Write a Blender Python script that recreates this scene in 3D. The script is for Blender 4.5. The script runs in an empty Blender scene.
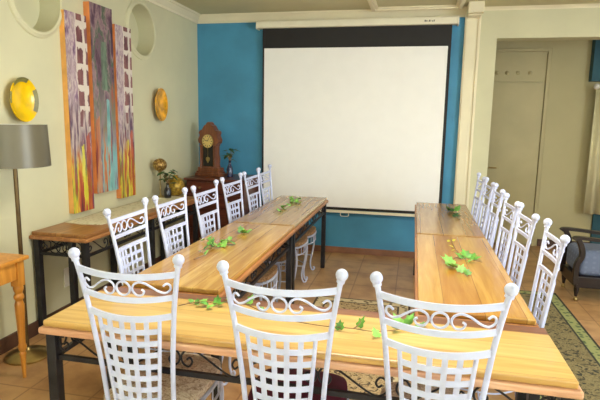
import bpy, bmesh, math, random
from mathutils import Vector, Matrix
random.seed(7)
PI = math.pi
SC = bpy.context.scene
COL = SC.collection

# ------------------------------------------------------------------ camera
F, YAW, PITCH, ROLL, CH = 509.43, 0.21705, 0.15503, 0.01742, 1.5613
fwd = Vector((-math.sin(YAW)*math.cos(PITCH), math.cos(YAW)*math.cos(PITCH), -math.sin(PITCH)))
rgt = Vector((math.cos(YAW), math.sin(YAW), 0))
upv = rgt.cross(fwd)
r2 = math.cos(ROLL)*rgt + math.sin(ROLL)*upv
u2 = -math.sin(ROLL)*rgt + math.cos(ROLL)*upv
cam = bpy.data.objects.new('camera', bpy.data.cameras.new('camera'))
COL.objects.link(cam)
m = Matrix((r2, u2, -fwd)).transposed().to_4x4()
m.translation = Vector((0, 0, CH))
cam.matrix_world = m
cam.data.sensor_width = 36.0
cam.data.lens = F*36.0/600.0
cam.data.clip_start = 0.05
SC.camera = cam

# ------------------------------------------------------------------ light and exposure
SC.view_settings.view_transform = 'Standard'
SC.view_settings.look = 'None'
SC.view_settings.gamma = 1.0
SC.view_settings.use_curve_mapping = False
SC.view_settings.exposure = 1.46
W = bpy.data.worlds.new('daylight'); SC.world = W; W.use_nodes = True
W.node_tree.nodes['Background'].inputs[0].default_value = (0.80, 0.90, 1.0, 1)
W.node_tree.nodes['Background'].inputs[1].default_value = 0.9

def area(name, loc, rot, sx, sy, power, col):
    l = bpy.data.lights.new(name, 'AREA'); l.shape = 'RECTANGLE'; l.size = sx; l.size_y = sy
    l.energy = power; l.color = col
    o = bpy.data.objects.new(name, l); COL.objects.link(o); o.location = loc; o.rotation_euler = rot
    return o
# daylight through the windows behind the camera and on the right; warm fill lights added below the ceiling, no fixture there
area('window_daylight', (-0.9, -1.62, 1.55), (PI/2, 0, PI), 1.9, 1.7, 175, (0.72, 0.85, 1.0))
area('window_daylight', (2.0, -1.62, 1.55), (PI/2, 0, PI), 1.9, 1.7, 125, (0.72, 0.85, 1.0))
area('window_daylight', (3.92, 1.6, 1.5), (PI/2, 0, PI/2), 2.4, 1.7, 62, (0.80, 0.90, 1.0))
area('warm_ceiling_fill', (-0.2, 2.6, 2.66), (0, 0, 0), 1.0, 0.4, 22, (1.0, 0.93, 0.80))
area('warm_ceiling_fill', (2.2, 4.6, 2.66), (0, 0, 0), 0.6, 0.4, 5, (1.0, 0.93, 0.80))

# ------------------------------------------------------------------ materials
def srgb(c):
    return tuple((x/12.92 if x <= 0.04045 else ((x+0.055)/1.055)**2.4) for x in [v/255.0 for v in c]) + (1,)

class NT:
    def __init__(s, name, rough=0.5, metal=0.0, coat=0.0):
        s.m = bpy.data.materials.new(name); s.m.use_nodes = True
        s.t = s.m.node_tree; s.b = s.t.nodes['Principled BSDF']
        s.b.inputs['Roughness'].default_value = rough; s.b.inputs['Metallic'].default_value = metal
        s.b.inputs['Coat Weight'].default_value = coat; s.b.inputs['Coat Roughness'].default_value = 0.14
        s.co = None
    def n(s, typ, **kw):
        x = s.t.nodes.new(typ)
        for k, v in kw.items():
            if k in x.inputs.keys(): x.inputs[k].default_value = v
            else: setattr(x, k, v)
        return x
    def l(s, a, b): s.t.links.new(a, b)
    def coord(s, scale=(1, 1, 1), loc=(0, 0, 0), rot=(0, 0, 0), kind='Object'):
        if s.co is None: s.co = s.n('ShaderNodeTexCoord')
        mp = s.n('ShaderNodeMapping'); mp.inputs['Scale'].default_value = scale
        mp.inputs['Location'].default_value = loc; mp.inputs['Rotation'].default_value = rot
        s.l(s.co.outputs[kind], mp.inputs['Vector']); return mp.outputs[0]
    def noise(s, vec, scale=5, detail=3, rough=0.5, dist=0.0):
        x = s.n('ShaderNodeTexNoise'); x.inputs['Scale'].default_value = scale; x.inputs['Detail'].default_value = detail
        x.inputs['Roughness'].default_value = rough; x.inputs['Distortion'].default_value = dist
        s.l(vec, x.inputs['Vector']); return x.outputs['Fac']
    def ramp(s, fac, stops, interp='LINEAR'):
        x = s.n('ShaderNodeValToRGB'); x.color_ramp.interpolation = interp
        e = x.color_ramp.elements
        while len(e) < len(stops): e.new(0.5)
        for i, (p, c) in enumerate(stops):
            e[i].position = p; e[i].color = srgb(c)
        s.l(fac, x.inputs[0]); return x.outputs[0]
    def mix(s, f, a, b, mode='MIX'):
        x = s.n('ShaderNodeMix', data_type='RGBA', blend_type=mode)
        for sock, v in ((x.inputs[0], f), (x.inputs[6], a), (x.inputs[7], b)):
            if isinstance(v, bpy.types.NodeSocket): s.l(v, sock)
            elif isinstance(v, tuple): sock.default_value = srgb(v) if len(v) == 3 else v
            else: sock.default_value = v
        return x.outputs[2]
    def math(s, op, a, b=0.0):
        x = s.n('ShaderNodeMath', operation=op)
        for sock, v in ((x.inputs[0], a), (x.inputs[1], b)):
            if isinstance(v, bpy.types.NodeSocket): s.l(v, sock)
            else: sock.default_value = v
        return x.outputs[0]
    def sep(s, vec):
        x = s.n('ShaderNodeSeparateXYZ'); s.l(vec, x.inputs[0]); return x.outputs
    def base(s, c):
        if isinstance(c, tuple): s.b.inputs['Base Color'].default_value = srgb(c)
        else: s.l(c, s.b.inputs['Base Color'])
    def bump(s, h, strength=0.2, dist=0.01):
        x = s.n('ShaderNodeBump'); x.inputs['Strength'].default_value = strength; x.inputs['Distance'].default_value = dist
        s.l(h, x.inputs['Height']); s.l(x.outputs[0], s.b.inputs['Normal'])

def plain(name, c, rough=0.5, metal=0.0, var=0.06, scale=8.0, coat=0.0, bump=0.0):
    m = NT(name, rough, metal, coat)
    f = m.noise(m.coord(), scale, 4)
    d = tuple(max(0, v*(1-var)) for v in c); u = tuple(min(255, v*(1+var)) for v in c)
    m.base(m.ramp(f, [(0.3, d), (0.7, u)]))
    if bump: m.bump(m.noise(m.coord(), scale*12, 3), bump, 0.003)
    return m.m

def wood(name, light, dark, plank=0.0, rough=0.32, dark_plank=None, seed=0.0, axis=0, coat=0.0):
    """grain runs along the object's local x; planks laid side by side across local y"""
    m = NT(name, rough, 0, coat)
    sc = [14.0]*3; sc[axis] = 1.1
    v = m.coord(tuple(sc), (seed, seed*2, 0))
    g = m.noise(v, 1.6, 6, 0.6, 0.8)
    mid = tuple((a+b)/2 for a, b in zip(light, dark))
    c = m.ramp(g, [(0.25, dark), (0.5, mid), (0.66, light)])
    if plank:
        y = m.sep(m.coord())[1]
        idx = m.math('FLOOR', m.math('DIVIDE', m.math('ADD', y, 5.0+seed*0.37), plank))
        wn = m.n('ShaderNodeTexWhiteNoise', noise_dimensions='1D'); m.l(m.math('ADD', idx, seed), wn.inputs['W'])
        pc = m.ramp(wn.outputs['Value'], [(0.0, (222, 192, 156)), (0.5, (242, 232, 212)), (1.0, (255, 255, 255))])
        c = m.mix(0.9, c, pc, 'MULTIPLY')
        fr = m.math('FRACT', m.math('DIVIDE', m.math('ADD', y, 5.0+seed*0.37), plank))
        gap = m.math('LESS_THAN', fr, 0.02)
        c = m.mix(m.math('MULTIPLY', gap, 0.55), c, (96, 58, 30))
        if dark_plank:
            dp = m.math('GREATER_THAN', y, dark_plank)
            c = m.mix(m.math('MULTIPLY', dp, 0.97), c, m.ramp(g, [(0.3, (104, 62, 42)), (0.7, (136, 88, 62))]))
    m.base(c)
    m.bump(g, 0.08, 0.002)
    return m.m

M = {}
M['cream'] = plain('cream_wall_paint', (208, 204, 170), 0.75, var=0.02, scale=2.5)
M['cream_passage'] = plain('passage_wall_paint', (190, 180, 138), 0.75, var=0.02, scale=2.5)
M['cream_trim'] = plain('cream_gloss_trim', (232, 222, 190), 0.45, var=0.02, scale=3)
M['ceiling'] = plain('ceiling_paint', (200, 192, 152), 0.8, var=0.03, scale=2)
M['door_paint'] = plain('door_paint', (184, 172, 128), 0.55, var=0.03, scale=3)
M['blue'] = plain('blue_wall_paint', (70, 142, 178), 0.6, var=0.05, scale=3)
M['teal'] = plain('teal_wall_paint', (30, 84, 98), 0.6, var=0.05, scale=3)
M['white_metal'] = plain('white_powder_coated_iron', (202, 209, 238), 0.38, var=0.02, scale=20)
M['black_metal'] = plain('black_wrought_iron', (40, 40, 44), 0.4, 0.3, var=0.25, scale=15)
M['screen'] = plain('matte_white_screen_cloth', (250, 249, 246), 0.9, var=0.005)
M['screen_black'] = plain('black_screen_border', (34, 32, 32), 0.7, var=0.05)
M['case'] = plain('white_screen_case', (240, 233, 208), 0.45, var=0.01)
M['skirting'] = plain('brown_tile_skirting', (134, 92, 68), 0.45, var=0.12, scale=6)
M['dark_skirting'] = plain('dark_wood_skirting', (82, 54, 40), 0.5, var=0.15, scale=9)
M['t_near'] = wood('honey_plank_wood', (232, 206, 138), (206, 168, 100), 0.118, 0.30, 0.150, 3.0, coat=0.3)
M['t_lm'] = wood('golden_plank_wood', (212, 176, 98), (170, 126, 60), 0.125, 0.26, None, 1.0, coat=0.35)
M['t_lf'] = wood('brown_plank_wood', (198, 172, 126), (160, 130, 88), 0.17, 0.26, None, 5.0, coat=0.3)
M['t_rm'] = wood('amber_plank_wood', (214, 176, 98), (178, 134, 64), 0.165, 0.26, None, 8.0, coat=0.35)
M['t_rf'] = wood('tan_plank_wood', (200, 170, 116), (164, 128, 80), 0.16, 0.26, None, 11.0, coat=0.3)
M['t_con'] = wood('console_plank_wood', (188, 140, 86), (138, 94, 54), 0.15, 0.35, None, 14.0)
M['t_edge'] = wood('rough_pale_table_edge', (238, 198, 158), (196, 138, 104), 0, 0.45, None, 2.0)
M['t_edge2'] = wood('brown_table_edge', (188, 132, 78), (138, 86, 48), 0, 0.4, None, 6.0)
M['pine'] = wood('varnished_pine', (222, 156, 66), (186, 116, 40), 0, 0.3, None, 4.0, axis=2)
M['mahogany'] = wood('red_brown_chest_wood', (112, 56, 38), (66, 32, 24), 0, 0.3, None, 9.0)
M['clock_wood'] = wood('carved_clock_wood', (148, 88, 54), (92, 52, 32), 0, 0.35, None, 10.0, axis=2)
M['dark_wood'] = wood('near_black_chair_wood', (36, 24, 22), (20, 13, 12), 0, 0.3, None, 12.0)
M['brass'] = plain('aged_brass', (170, 148, 96), 0.28, 0.9, var=0.15, scale=10)
M['pole'] = plain('dark_bronze_pole', (104, 84, 54), 0.35, 0.7, var=0.1)
def gold(name, a, b, metal=0.5, rough=0.35, scale=14):
    m = NT(name, rough, metal); v = m.n('ShaderNodeTexVoronoi'); v.inputs['Scale'].default_value = scale
    m.l(m.coord(), v.inputs['Vector']); m.base(m.ramp(v.outputs['Distance'], [(0.1, a), (0.7, b)])); m.bump(v.outputs['Distance'], 0.5, 0.004); return m.m
M['gold'] = gold('gold_mottled_glaze', (214, 180, 72), (140, 108, 36), scale=40)
M['bronze'] = gold('bronze_mosaic', (204, 166, 92), (124, 94, 48), scale=60)
M['yellow'] = plain('yellow_glazed_glass', (232, 188, 8), 0.25, var=0.10, scale=9, coat=0.3)
M['amber'] = plain('amber_glazed_glass', (206, 146, 30), 0.12, var=0.25, scale=14, coat=0.6)
M['grey_rim'] = plain('grey_green_glass_rim', (116, 112, 66), 0.45, var=0.2, scale=10)
M['gold_rim'] = plain('yellow_glass_rim', (214, 162, 10), 0.15, var=0.1, scale=10, coat=0.35)
M['shade'] = plain('taupe_lamp_shade', (104, 98, 80), 0.38, 0.2, var=0.04, scale=4)
M['shade_in'] = plain('white_shade_lining', (220, 216, 205), 0.6, var=0.01)
M['navy_glass'] = plain('dark_navy_glass', (8, 9, 26), 0.12, var=0.2, coat=0.8)
M['blue_glass'] = plain('cobalt_glass', (10, 32, 76), 0.12, var=0.2, coat=0.8)
M['leaf_dark'] = plain('dark_green_leaf', (42, 84, 38), 0.5, var=0.3, scale=30)
M['leaf'] = plain('ivy_leaf_green', (92, 150, 62), 0.45, var=0.28, scale=25)
M['leaf_pale'] = plain('fresh_ivy_leaf_green', (128, 182, 84), 0.45, var=0.2, scale=25)
M['leaf_yellow'] = plain('yellow_green_leaf', (196, 190, 62), 0.5, var=0.15, scale=25)
M['stem'] = plain('ivy_stem_brown', (122, 94, 58), 0.6, var=0.2, scale=30)
M['maroon'] = plain('maroon_velvet', (92, 16, 44), 0.8, var=0.15, scale=12)
M['plastic'] = plain('white_plastic', (232, 230, 220), 0.35, var=0.01)
M['black_plastic'] = plain('black_plastic', (24, 24, 24), 0.5, var=0.05)
M['curtain'] = plain('pale_curtain_cloth', (212, 204, 164), 0.85, var=0.03, scale=5)
M['ivory'] = plain('aged_clock_dial', (222, 196, 120), 0.4, var=0.06, scale=20)
M['dark_glass'] = plain('dark_clock_glass', (26, 22, 20), 0.15, var=0.1)
M['glass_pane'] = NT('window_glass', 0.02).m
_b = M['glass_pane'].node_tree.nodes['Principled BSDF']; _b.inputs['Transmission Weight'].default_value = 1.0; _b.inputs['IOR'].default_value = 1.02
M['lamp_glow'] = NT('lit_ceiling_diffuser', 0.5).m
_b = M['lamp_glow'].node_tree.nodes['Principled BSDF']; _b.inputs['Emission Color'].default_value = (1, 0.86, 0.62, 1); _b.inputs['Emission Strength'].default_value = 3

def cushion_cloth(name, a, b, c, sc):
    m = NT(name, 0.85)
    f = m.noise(m.coord(), sc, 6, 0.7, 1.5)
    m.base(m.ramp(f, [(0.36, c), (0.48, b), (0.6, a)])); m.bump(f, 0.3, 0.004)
    return m.m
M['beige_seat'] = cushion_cloth('beige_floral_cloth', (238, 224, 200), (212, 188, 158), (160, 128, 100), 45)
M['tan_seat'] = cushion_cloth('tan_floral_cloth', (186, 150, 112), (160, 122, 86), (124, 90, 62), 40)

def floor_mat():
    m = NT('terracotta_floor_tiles', 0.28)
    v = m.coord((1, 1, 1), (0.1, 0.05, 0), (0, 0, 0.0))
    br = m.n('ShaderNodeTexBrick', offset=0.0, squash=1.0)
    br.inputs['Scale'].default_value = 1.0; br.inputs['Brick Width'].default_value = 0.40; br.inputs['Row Height'].default_value = 0.40
    br.inputs['Mortar Size'].default_value = 0.006; br.inputs['Mortar Smooth'].default_value = 0.2
    br.inputs['Color1'].default_value = srgb((204, 166, 120)); br.inputs['Color2'].default_value = srgb((190, 150, 106)); br.inputs['Mortar'].default_value = srgb((160, 122, 86))
    m.l(v, br.inputs['Vector'])
    n1 = m.noise(m.coord(), 5.0, 5, 0.6)
    c = m.mix(0.75, br.outputs['Color'], m.ramp(n1, [(0.3, (176, 148, 124)), (0.55, (235, 225, 205)), (0.75, (255, 250, 230))]), 'MULTIPLY')
    m.base(c); m.bump(br.outputs['Fac'], -0.15, 0.003)
    return m.m
M['floor'] = floor_mat()

def rug_mat(name, w, h, ground, motif, dark, border, bmotif, bw):
    m = NT(name, 0.95)
    x, y, z = m.sep(m.coord())
    ax = m.math('SUBTRACT', w/2, m.math('ABSOLUTE', x)); ay = m.math('SUBTRACT', h/2, m.math('ABSOLUTE', y))
    d = m.math('MINIMUM', ax, ay)
    f = m.noise(m.coord((1, 1, 1)), 26, 3, 0.6, 1.2)
    field = m.ramp(f, [(0.38, dark), (0.46, motif), (0.52, ground), (0.62, motif)])
    vo = m.n('ShaderNodeTexVoronoi'); vo.inputs['Scale'].default_value = 22; m.l(m.coord(), vo.inputs['Vector'])
    bc = m.ramp(vo.outputs['Distance'], [(0.25, bmotif), (0.42, border)])
    inb = m.math('LESS_THAN', d, bw)
    c = m.mix(inb, field, bc)
    for p, wd in ((bw, 0.008), (bw*0.08, 0.010)):
        ln = m.math('LESS_THAN', m.math('ABSOLUTE', m.math('SUBTRACT', d, p)), wd)
        c = m.mix(ln, c, dark)
    m.base(c); m.bump(m.noise(m.coord(), 300, 2), 0.4, 0.003)
    return m.m

def art_mat(name, seed, centre=False):
    """abstract poured-paint canvas: local y across (0..0.3), local z up (0..1.55)"""
    m = NT(name, 0.45)
    def nz(sy, sz, sc, det, k, dist=0.8):
        return m.noise(m.coord((1, sy, sz), (seed*k, 3.1*k+seed, seed*1.3*k)), sc, det, 0.62, dist*0.25)
    n1 = nz(3.2, 1.1, 2.6, 5, 1.0, 1.2)
    n2 = nz(9.0, 0.9, 1.6, 4, 1.7, 0.5)
    n3 = nz(5.0, 1.6, 3.4, 5, 2.3, 1.0)
    x, y, z = m.sep(m.coord())
    def rng(v, a, b):
        f = m.n('ShaderNodeMapRange'); f.inputs['From Min'].default_value = a; f.inputs['From Max'].default_value = b
        m.l(v, f.inputs['Value']); return f.outputs[0]
    wob = m.math('MULTIPLY', m.math('SUBTRACT', n2, 0.5), 1.2)
    zz = m.math('ADD', z, wob)
    if centre:
        top = m.ramp(n1, [(0.28, (44, 30, 48)), (0.40, (96, 66, 86)), (0.48, (156, 128, 132)), (0.53, (70, 96, 72)), (0.58, (118, 88, 104)), (0.66, (70, 40, 60)), (0.76, (170, 146, 140))])
        mid = m.ramp(n2, [(0.34, (164, 82, 62)), (0.44, (112, 120, 96)), (0.52, (150, 130, 132)), (0.60, (88, 70, 96)), (0.70, (196, 120, 78))])
        low = m.ramp(n2, [(0.34, (132, 50, 44)), (0.44, (204, 126, 70)), (0.49, (112, 176, 176)), (0.56, (136, 184, 182)), (0.60, (122, 88, 116)), (0.70, (190, 92, 56))])
    else:
        top = m.ramp(n3, [(0.32, (96, 70, 98)), (0.42, (158, 126, 150)), (0.5, (206, 188, 186)), (0.57, (156, 128, 142)), (0.68, (222, 208, 184))])
        wy = m.math('ADD', y, m.math('MULTIPLY', m.math('SUBTRACT', n1, 0.5), 0.10))
        wz = m.math('ADD', z, m.math('MULTIPLY', m.math('SUBTRACT', n3, 0.5), 0.10))
        fy = m.math('ABSOLUTE', m.math('SUBTRACT', m.math('FRACT', m.math('MULTIPLY', wy, 9.5)), 0.5))
        fz = m.math('ABSOLUTE', m.math('SUBTRACT', m.math('FRACT', m.math('MULTIPLY', wz, 6.2)), 0.5))
        blot = m.math('MULTIPLY', m.math('LESS_THAN', m.math('ADD', fy, m.math('MULTIPLY', n2, 0.35)), 0.50), m.math('LESS_THAN', m.math('ADD', fz, m.math('MULTIPLY', n3, 0.5)), 0.60))
        grid = m.mix(blot, (220, 208, 196), m.ramp(n1, [(0.35, (92, 50, 64)), (0.6, (150, 98, 96))]))
        zone = m.math('MULTIPLY', m.math('GREATER_THAN', wy, 0.11), m.math('GREATER_THAN', zz, 0.72))
        top = m.mix(zone, top, grid)
        mid = m.ramp(n2, [(0.32, (150, 96, 78)), (0.42, (84, 58, 92)), (0.5, (206, 188, 176)), (0.56, (92, 64, 96)), (0.64, (166, 120, 112)), (0.74, (74, 50, 70))])
        low = m.ramp(n2, [(0.30, (96, 42, 52)), (0.40, (176, 72, 48)), (0.46, (204, 132, 60)), (0.50, (216, 206, 56)), (0.55, (122, 132, 66)), (0.60, (172, 62, 44)), (0.70, (100, 60, 92))])
    c = m.mix(rng(zz, 0.62, 0.86), mid, top)
    c = m.mix(rng(zz, 0.34, 0.50), low, c)
    sy = m.math('ADD', y, m.math('MULTIPLY', m.math('SUBTRACT', n1, 0.5), 0.06))
    def band(a, b, zmax, zmin=-1.0):
        f = m.math('MULTIPLY', m.math('GREATER_THAN', sy, a), m.math('LESS_THAN', sy, b))
        f = m.math('MULTIPLY', f, m.math('LESS_THAN', m.math('ADD', z, m.math('MULTIPLY', n3, 0.2)), zmax+0.1))
        f = m.math('MULTIPLY', f, m.math('GREATER_THAN', n2, 0.43))
        return m.math('MULTIPLY', f, m.math('GREATER_THAN', z, zmin))
    if centre:
        c = m.mix(m.math('MULTIPLY', band(0.17, 0.215, 0.78), 0.9), c, m.ramp(n3, [(0.35, (96, 160, 158)), (0.6, (150, 200, 196))]))
        c = m.mix(m.math('MULTIPLY', band(0.13, 0.20, 1.25, 0.85), 0.8), c, m.ramp(n3, [(0.4, (84, 104, 84)), (0.6, (122, 150, 124))]))
        c = m.mix(m.math('MULTIPLY', band(0.0, 0.07, 0.62), 0.7), c, m.ramp(n3, [(0.4, (210, 134, 70)), (0.6, (182, 84, 48))]))
    else:
        c = m.mix(m.math('MULTIPLY', band(0.125, 0.165, 0.52), 0.9), c, m.ramp(n3, [(0.4, (206, 202, 50)), (0.6, (228, 216, 92))]))
        c = m.mix(m.math('MULTIPLY', band(0.19, 0.235, 0.62), 0.85), c, m.ramp(n3, [(0.4, (150, 42, 32)), (0.6, (196, 84, 48))]))
    m.base(c)
    return m.m

# ------------------------------------------------------------------ mesh helpers
def nb(): return bmesh.new()
def mesh_obj(name, bm, mat, parent=None, smooth=False, bevel=0.0, loc=None, rot=None):
    me = bpy.data.meshes.new(name)
    bmesh.ops.recalc_face_normals(bm, faces=bm.faces[:])
    bm.to_mesh(me); bm.free()
    if mat is not None:
        for mm in (mat if isinstance(mat, (list, tuple)) else [mat]): me.materials.append(mm)
    if smooth:
        for p in me.polygons: p.use_smooth = True
    o = bpy.data.objects.new(name, me); COL.objects.link(o)
    if parent is not None: o.parent = parent
    if loc is not None: o.location = loc
    if rot is not None: o.rotation_euler = rot
    if bevel:
        b = o.modifiers.new('bevel', 'BEVEL'); b.width = bevel; b.segments = 2; b.limit_method = 'ANGLE'
    if smooth is True: me.set_sharp_from_angle(angle=math.radians(42))
    return o
def box(bm, x0, x1, y0, y1, z0, z1, mi=0):
    vs = [bm.verts.new((x, y, z)) for z in (z0, z1) for y in (y0, y1) for x in (x0, x1)]
    fs = []
    for q in ((0, 2, 3, 1), (4, 5, 7, 6), (0, 1, 5, 4), (2, 6, 7, 3), (0, 4, 6, 2), (1, 3, 7, 5)):
        f = bm.faces.new([vs[i] for i in q]); f.material_index = mi; fs.append(f)
    return vs
def tube(bm, pts, r, seg=8, closed=False, cap=True, flat=None):
    """sweep; r a number or one per point; flat=(a,b) gives an elliptical/rectangular section a along normal, b along binormal"""
    pts = [Vector(p) for p in pts]; n = len(pts)
    rs = r if isinstance(r, (list, tuple)) else [r]*n
    tang = []
    for i in range(n):
        if closed: t = pts[(i+1) % n]-pts[i-1]
        else: t = pts[min(i+1, n-1)]-pts[max(i-1, 0)]
        tang.append(t.normalized() if t.length > 1e-9 else Vector((0, 0, 1)))
    ref = Vector((0, 0, 1)) if abs(tang[0].z) < 0.9 else Vector((0, 1, 0))
    nn = (ref-tang[0]*ref.dot(tang[0])).normalized()
    rings = []
    for i in range(n):
        nn = (nn-tang[i]*nn.dot(tang[i])).normalized(); bb = tang[i].cross(nn)
        ring = []
        for k in range(seg):
            a = 2*PI*(k+(0.5 if seg == 4 else 0))/seg
            ring.append(bm.verts.new(pts[i]+(nn*math.cos(a)+bb*math.sin(a))*rs[i]*(1.4142 if seg == 4 else 1)))
        rings.append(ring)
    for i in range(n if closed else n-1):
        a, b = rings[i], rings[(i+1) % n]
        for k in range(seg):
            bm.faces.new((a[k], a[(k+1) % seg], b[(k+1) % seg], b[k]))
    if cap and not closed:
        bm.faces.new(rings[0][::-1]); bm.faces.new(rings[-1])
def strip(bm, pts, w, t, side):
    """flat bar along pts: width w along side vector, thickness t across"""
    pts = [Vector(p) for p in pts]; n = len(pts); side = Vector(side).normalized()
    rings = []
    for i in range(n):
        tg = (pts[min(i+1, n-1)]-pts[max(i-1, 0)]).normalized()
        s = (side-tg*side.dot(tg)).normalized(); q = tg.cross(s)
        rings.append([bm.verts.new(pts[i]+s*w/2*a+q*t/2*b) for a, b in ((1, 1), (-1, 1), (-1, -1), (1, -1))])
    for i in range(n-1):
        for k in range(4):
            bm.faces.new((rings[i][k], rings[i][(k+1) % 4], rings[i+1][(k+1) % 4], rings[i+1][k]))
    bm.faces.new(rings[0][::-1]); bm.faces.new(rings[-1])
def lathe(bm, prof, c=(0, 0, 0), seg=24, axis='z'):
    rings = []
    for r, h in prof:
        ring = []
        for k in range(seg):
            a = 2*PI*k/seg; p = (r*math.cos(a), r*math.sin(a), h)
            if axis == 'x': p = (h, p[0], p[1])
            ring.append(bm.verts.new((c[0]+p[0], c[1]+p[1], c[2]+p[2])))
        rings.append(ring)
    for i in range(len(rings)-1):
        for k in range(seg):
            bm.faces.new((rings[i][k], rings[i][(k+1) % seg], rings[i+1][(k+1) % seg], rings[i+1][k]))
    bm.faces.new(rings[0][::-1]); bm.faces.new(rings[-1])
def ball(bm, c, r, seg=14, sz=1.0):
    n = 8
    lathe(bm, [(max(1e-4, r*math.sin(PI*i/n)), -r*sz*math.cos(PI*i/n)) for i in range(n+1)], c, seg)
def prism(bm, poly, z0, z1, plane='xy', mi=0):
    f = {'xy': lambda a, b, h: (a, b, h), 'xz': lambda a, b, h: (a, h, b), 'yz': lambda a, b, h: (h, a, b)}[plane]
    A = [bm.verts.new(f(a, b, z0)) for a, b in poly]; B = [bm.verts.new(f(a, b, z1)) for a, b in poly]
    n = len(poly)
    for k in range(n): bm.faces.new((A[k], A[(k+1) % n], B[(k+1) % n], B[k])).material_index = mi
    bm.faces.new(A[::-1]).material_index = mi; bm.faces.new(B).material_index = mi
def smoothpath(pts, n=6, closed=False):
    P = [Vector(p) for p in pts]; out = []; N = len(P)
    rng = range(N) if closed else range(N-1)
    for i in rng:
        if closed: a, b, c, d = P[i-1], P[i], P[(i+1) % N], P[(i+2) % N]
        else: a, b, c, d = P[max(i-1, 0)], P[i], P[i+1], P[min(i+2, N-1)]
        for k in range(n):
            t = k/n
            out.append(0.5*((2*b)+(c-a)*t+(2*a-5*b+4*c-d)*t*t+(3*b-a-3*c+d)*t**3))
    if not closed: out.append(P[-1])
    return out
def thing(name, label, cat, loc=(0, 0, 0), rz=0.0, group=None):
    o = bpy.data.objects.new(name, None); COL.objects.link(o); o.empty_display_size = 0.1
    o.location = loc; o.rotation_euler = (0, 0, rz); o['label'] = label; o['category'] = cat
    if group: o['group'] = group
    return o
def tag(o, label, cat, group=None):
    o['label'] = label; o['category'] = cat
    if group: o['group'] = group
    return o
def struct(name, bm, mat, label=None, cat=None, **kw):
    o = mesh_obj(name, bm, mat, **kw); o['kind'] = 'structure'
    o['label'] = label or name.replace('_', ' '); o['category'] = cat or name.split('_')[0]
    return o
def copy_tree(o, parent=None):
    c = o.copy(); COL.objects.link(c)
    if parent is not None: c.parent = parent
    for ch in list(o.children): copy_tree(ch, c)
    return c

# ------------------------------------------------------------------ the room
XL, XR, YW, YB, H = -2.60, 4.0, 5.915, -1.7, 2.7715
YP = 7.0                      # passage back wall
bm = nb(); box(bm, XL-0.3, XR+0.2, YB-0.2, YP+0.2, -0.1, 0); struct('floor', bm, M['floor'], 'brown terracotta tiled floor', 'floor')
bm = nb(); box(bm, XL-0.3, XR+0.2, YB-0.2, YP+0.2, H, H+0.1); struct('ceiling', bm, M['ceiling'], 'plain beige painted ceiling', 'ceiling')
# left wall with two round recesses cut into it
bm = nb(); box(bm, XL-0.3, XL, YB-0.2, YW+0.2, 0, H)
wl = struct('wall_left', bm, M['cream'], 'cream left wall with two round recesses', 'wall')
cutters = []
for (yy, zz) in ((3.20, 2.375), (4.60, 2.385)):
    cb = nb(); lathe(cb, [(0.235, XL-0.16), (0.235, XL+0.05)], (0, yy, zz), 48, 'x')
    c = mesh_obj('cutter', cb, M['cream']); cutters.append(c)
    md = wl.modifiers.new('cut', 'BOOLEAN'); md.object = c; md.operation = 'DIFFERENCE'; md.solver = 'EXACT'
bpy.context.view_layer.update()
dg = bpy.context.evaluated_depsgraph_get()
newme = bpy.data.meshes.new_from_object(wl.evaluated_get(dg)); wl.modifiers.clear(); wl.data = newme
for c in cutters: bpy.data.objects.remove(c, do_unlink=True)
for i, (yy, zz) in enumerate(((3.20, 2.375), (4.60, 2.385))):
    bm = nb()
    prof = [(0.232, 0.0), (0.232, 0.018), (0.240, 0.026), (0.252, 0.026), (0.262, 0.016), (0.272, 0.013), (0.277, 0.0)]
    rings = [[bm.verts.new((XL+h, yy+r*math.cos(2*PI*k/56), zz+r*math.sin(2*PI*k/56))) for k in range(56)] for r, h in prof]
    for a, b in zip(rings, rings[1:]):
        for k in range(56): bm.faces.new((a[k], a[(k+1) % 56], b[(k+1) % 56], b[k]))
    struct('trim_%d' % (i+1), bm, M['cream'], ['round cream moulding of the recess left of the paintings', 'round cream moulding of the recess right of the paintings'][i], 'moulding', smooth=True)

# blue wall, cream wall beside it with the wide opening, passage behind
bm = nb(); box(bm, XL-0.3, 0.47, YW, YW+0.2, 0, H); struct('wall_back', bm, M['blue'], 'blue feature wall behind the projector screen', 'wall')
bm = nb(); box(bm, 0.47, 0.803, YW-0.002, YW+0.2, 0, H); box(bm, 0.803, XR, YW-0.002, YW+0.2, 2.455, H)
box(bm, 3.2, XR, YW-0.002, YW+0.2, 0, 2.455)
struct('wall_opening', bm, M['cream'], 'cream wall with the wide doorway opening right of the screen', 'wall')
bm = nb(); box(bm, XL-0.3, XR+0.2, YP, YP+0.2, 0, H); struct('wall_passage', bm, M['cream_passage'], 'beige far wall of the passage', 'wall')
bm = nb(); box(bm, 0.50, 0.60, YW+0.2, YP, 0, H); struct('wall_passage_side', bm, M['cream_passage'], 'side wall of the passage', 'wall')
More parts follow.
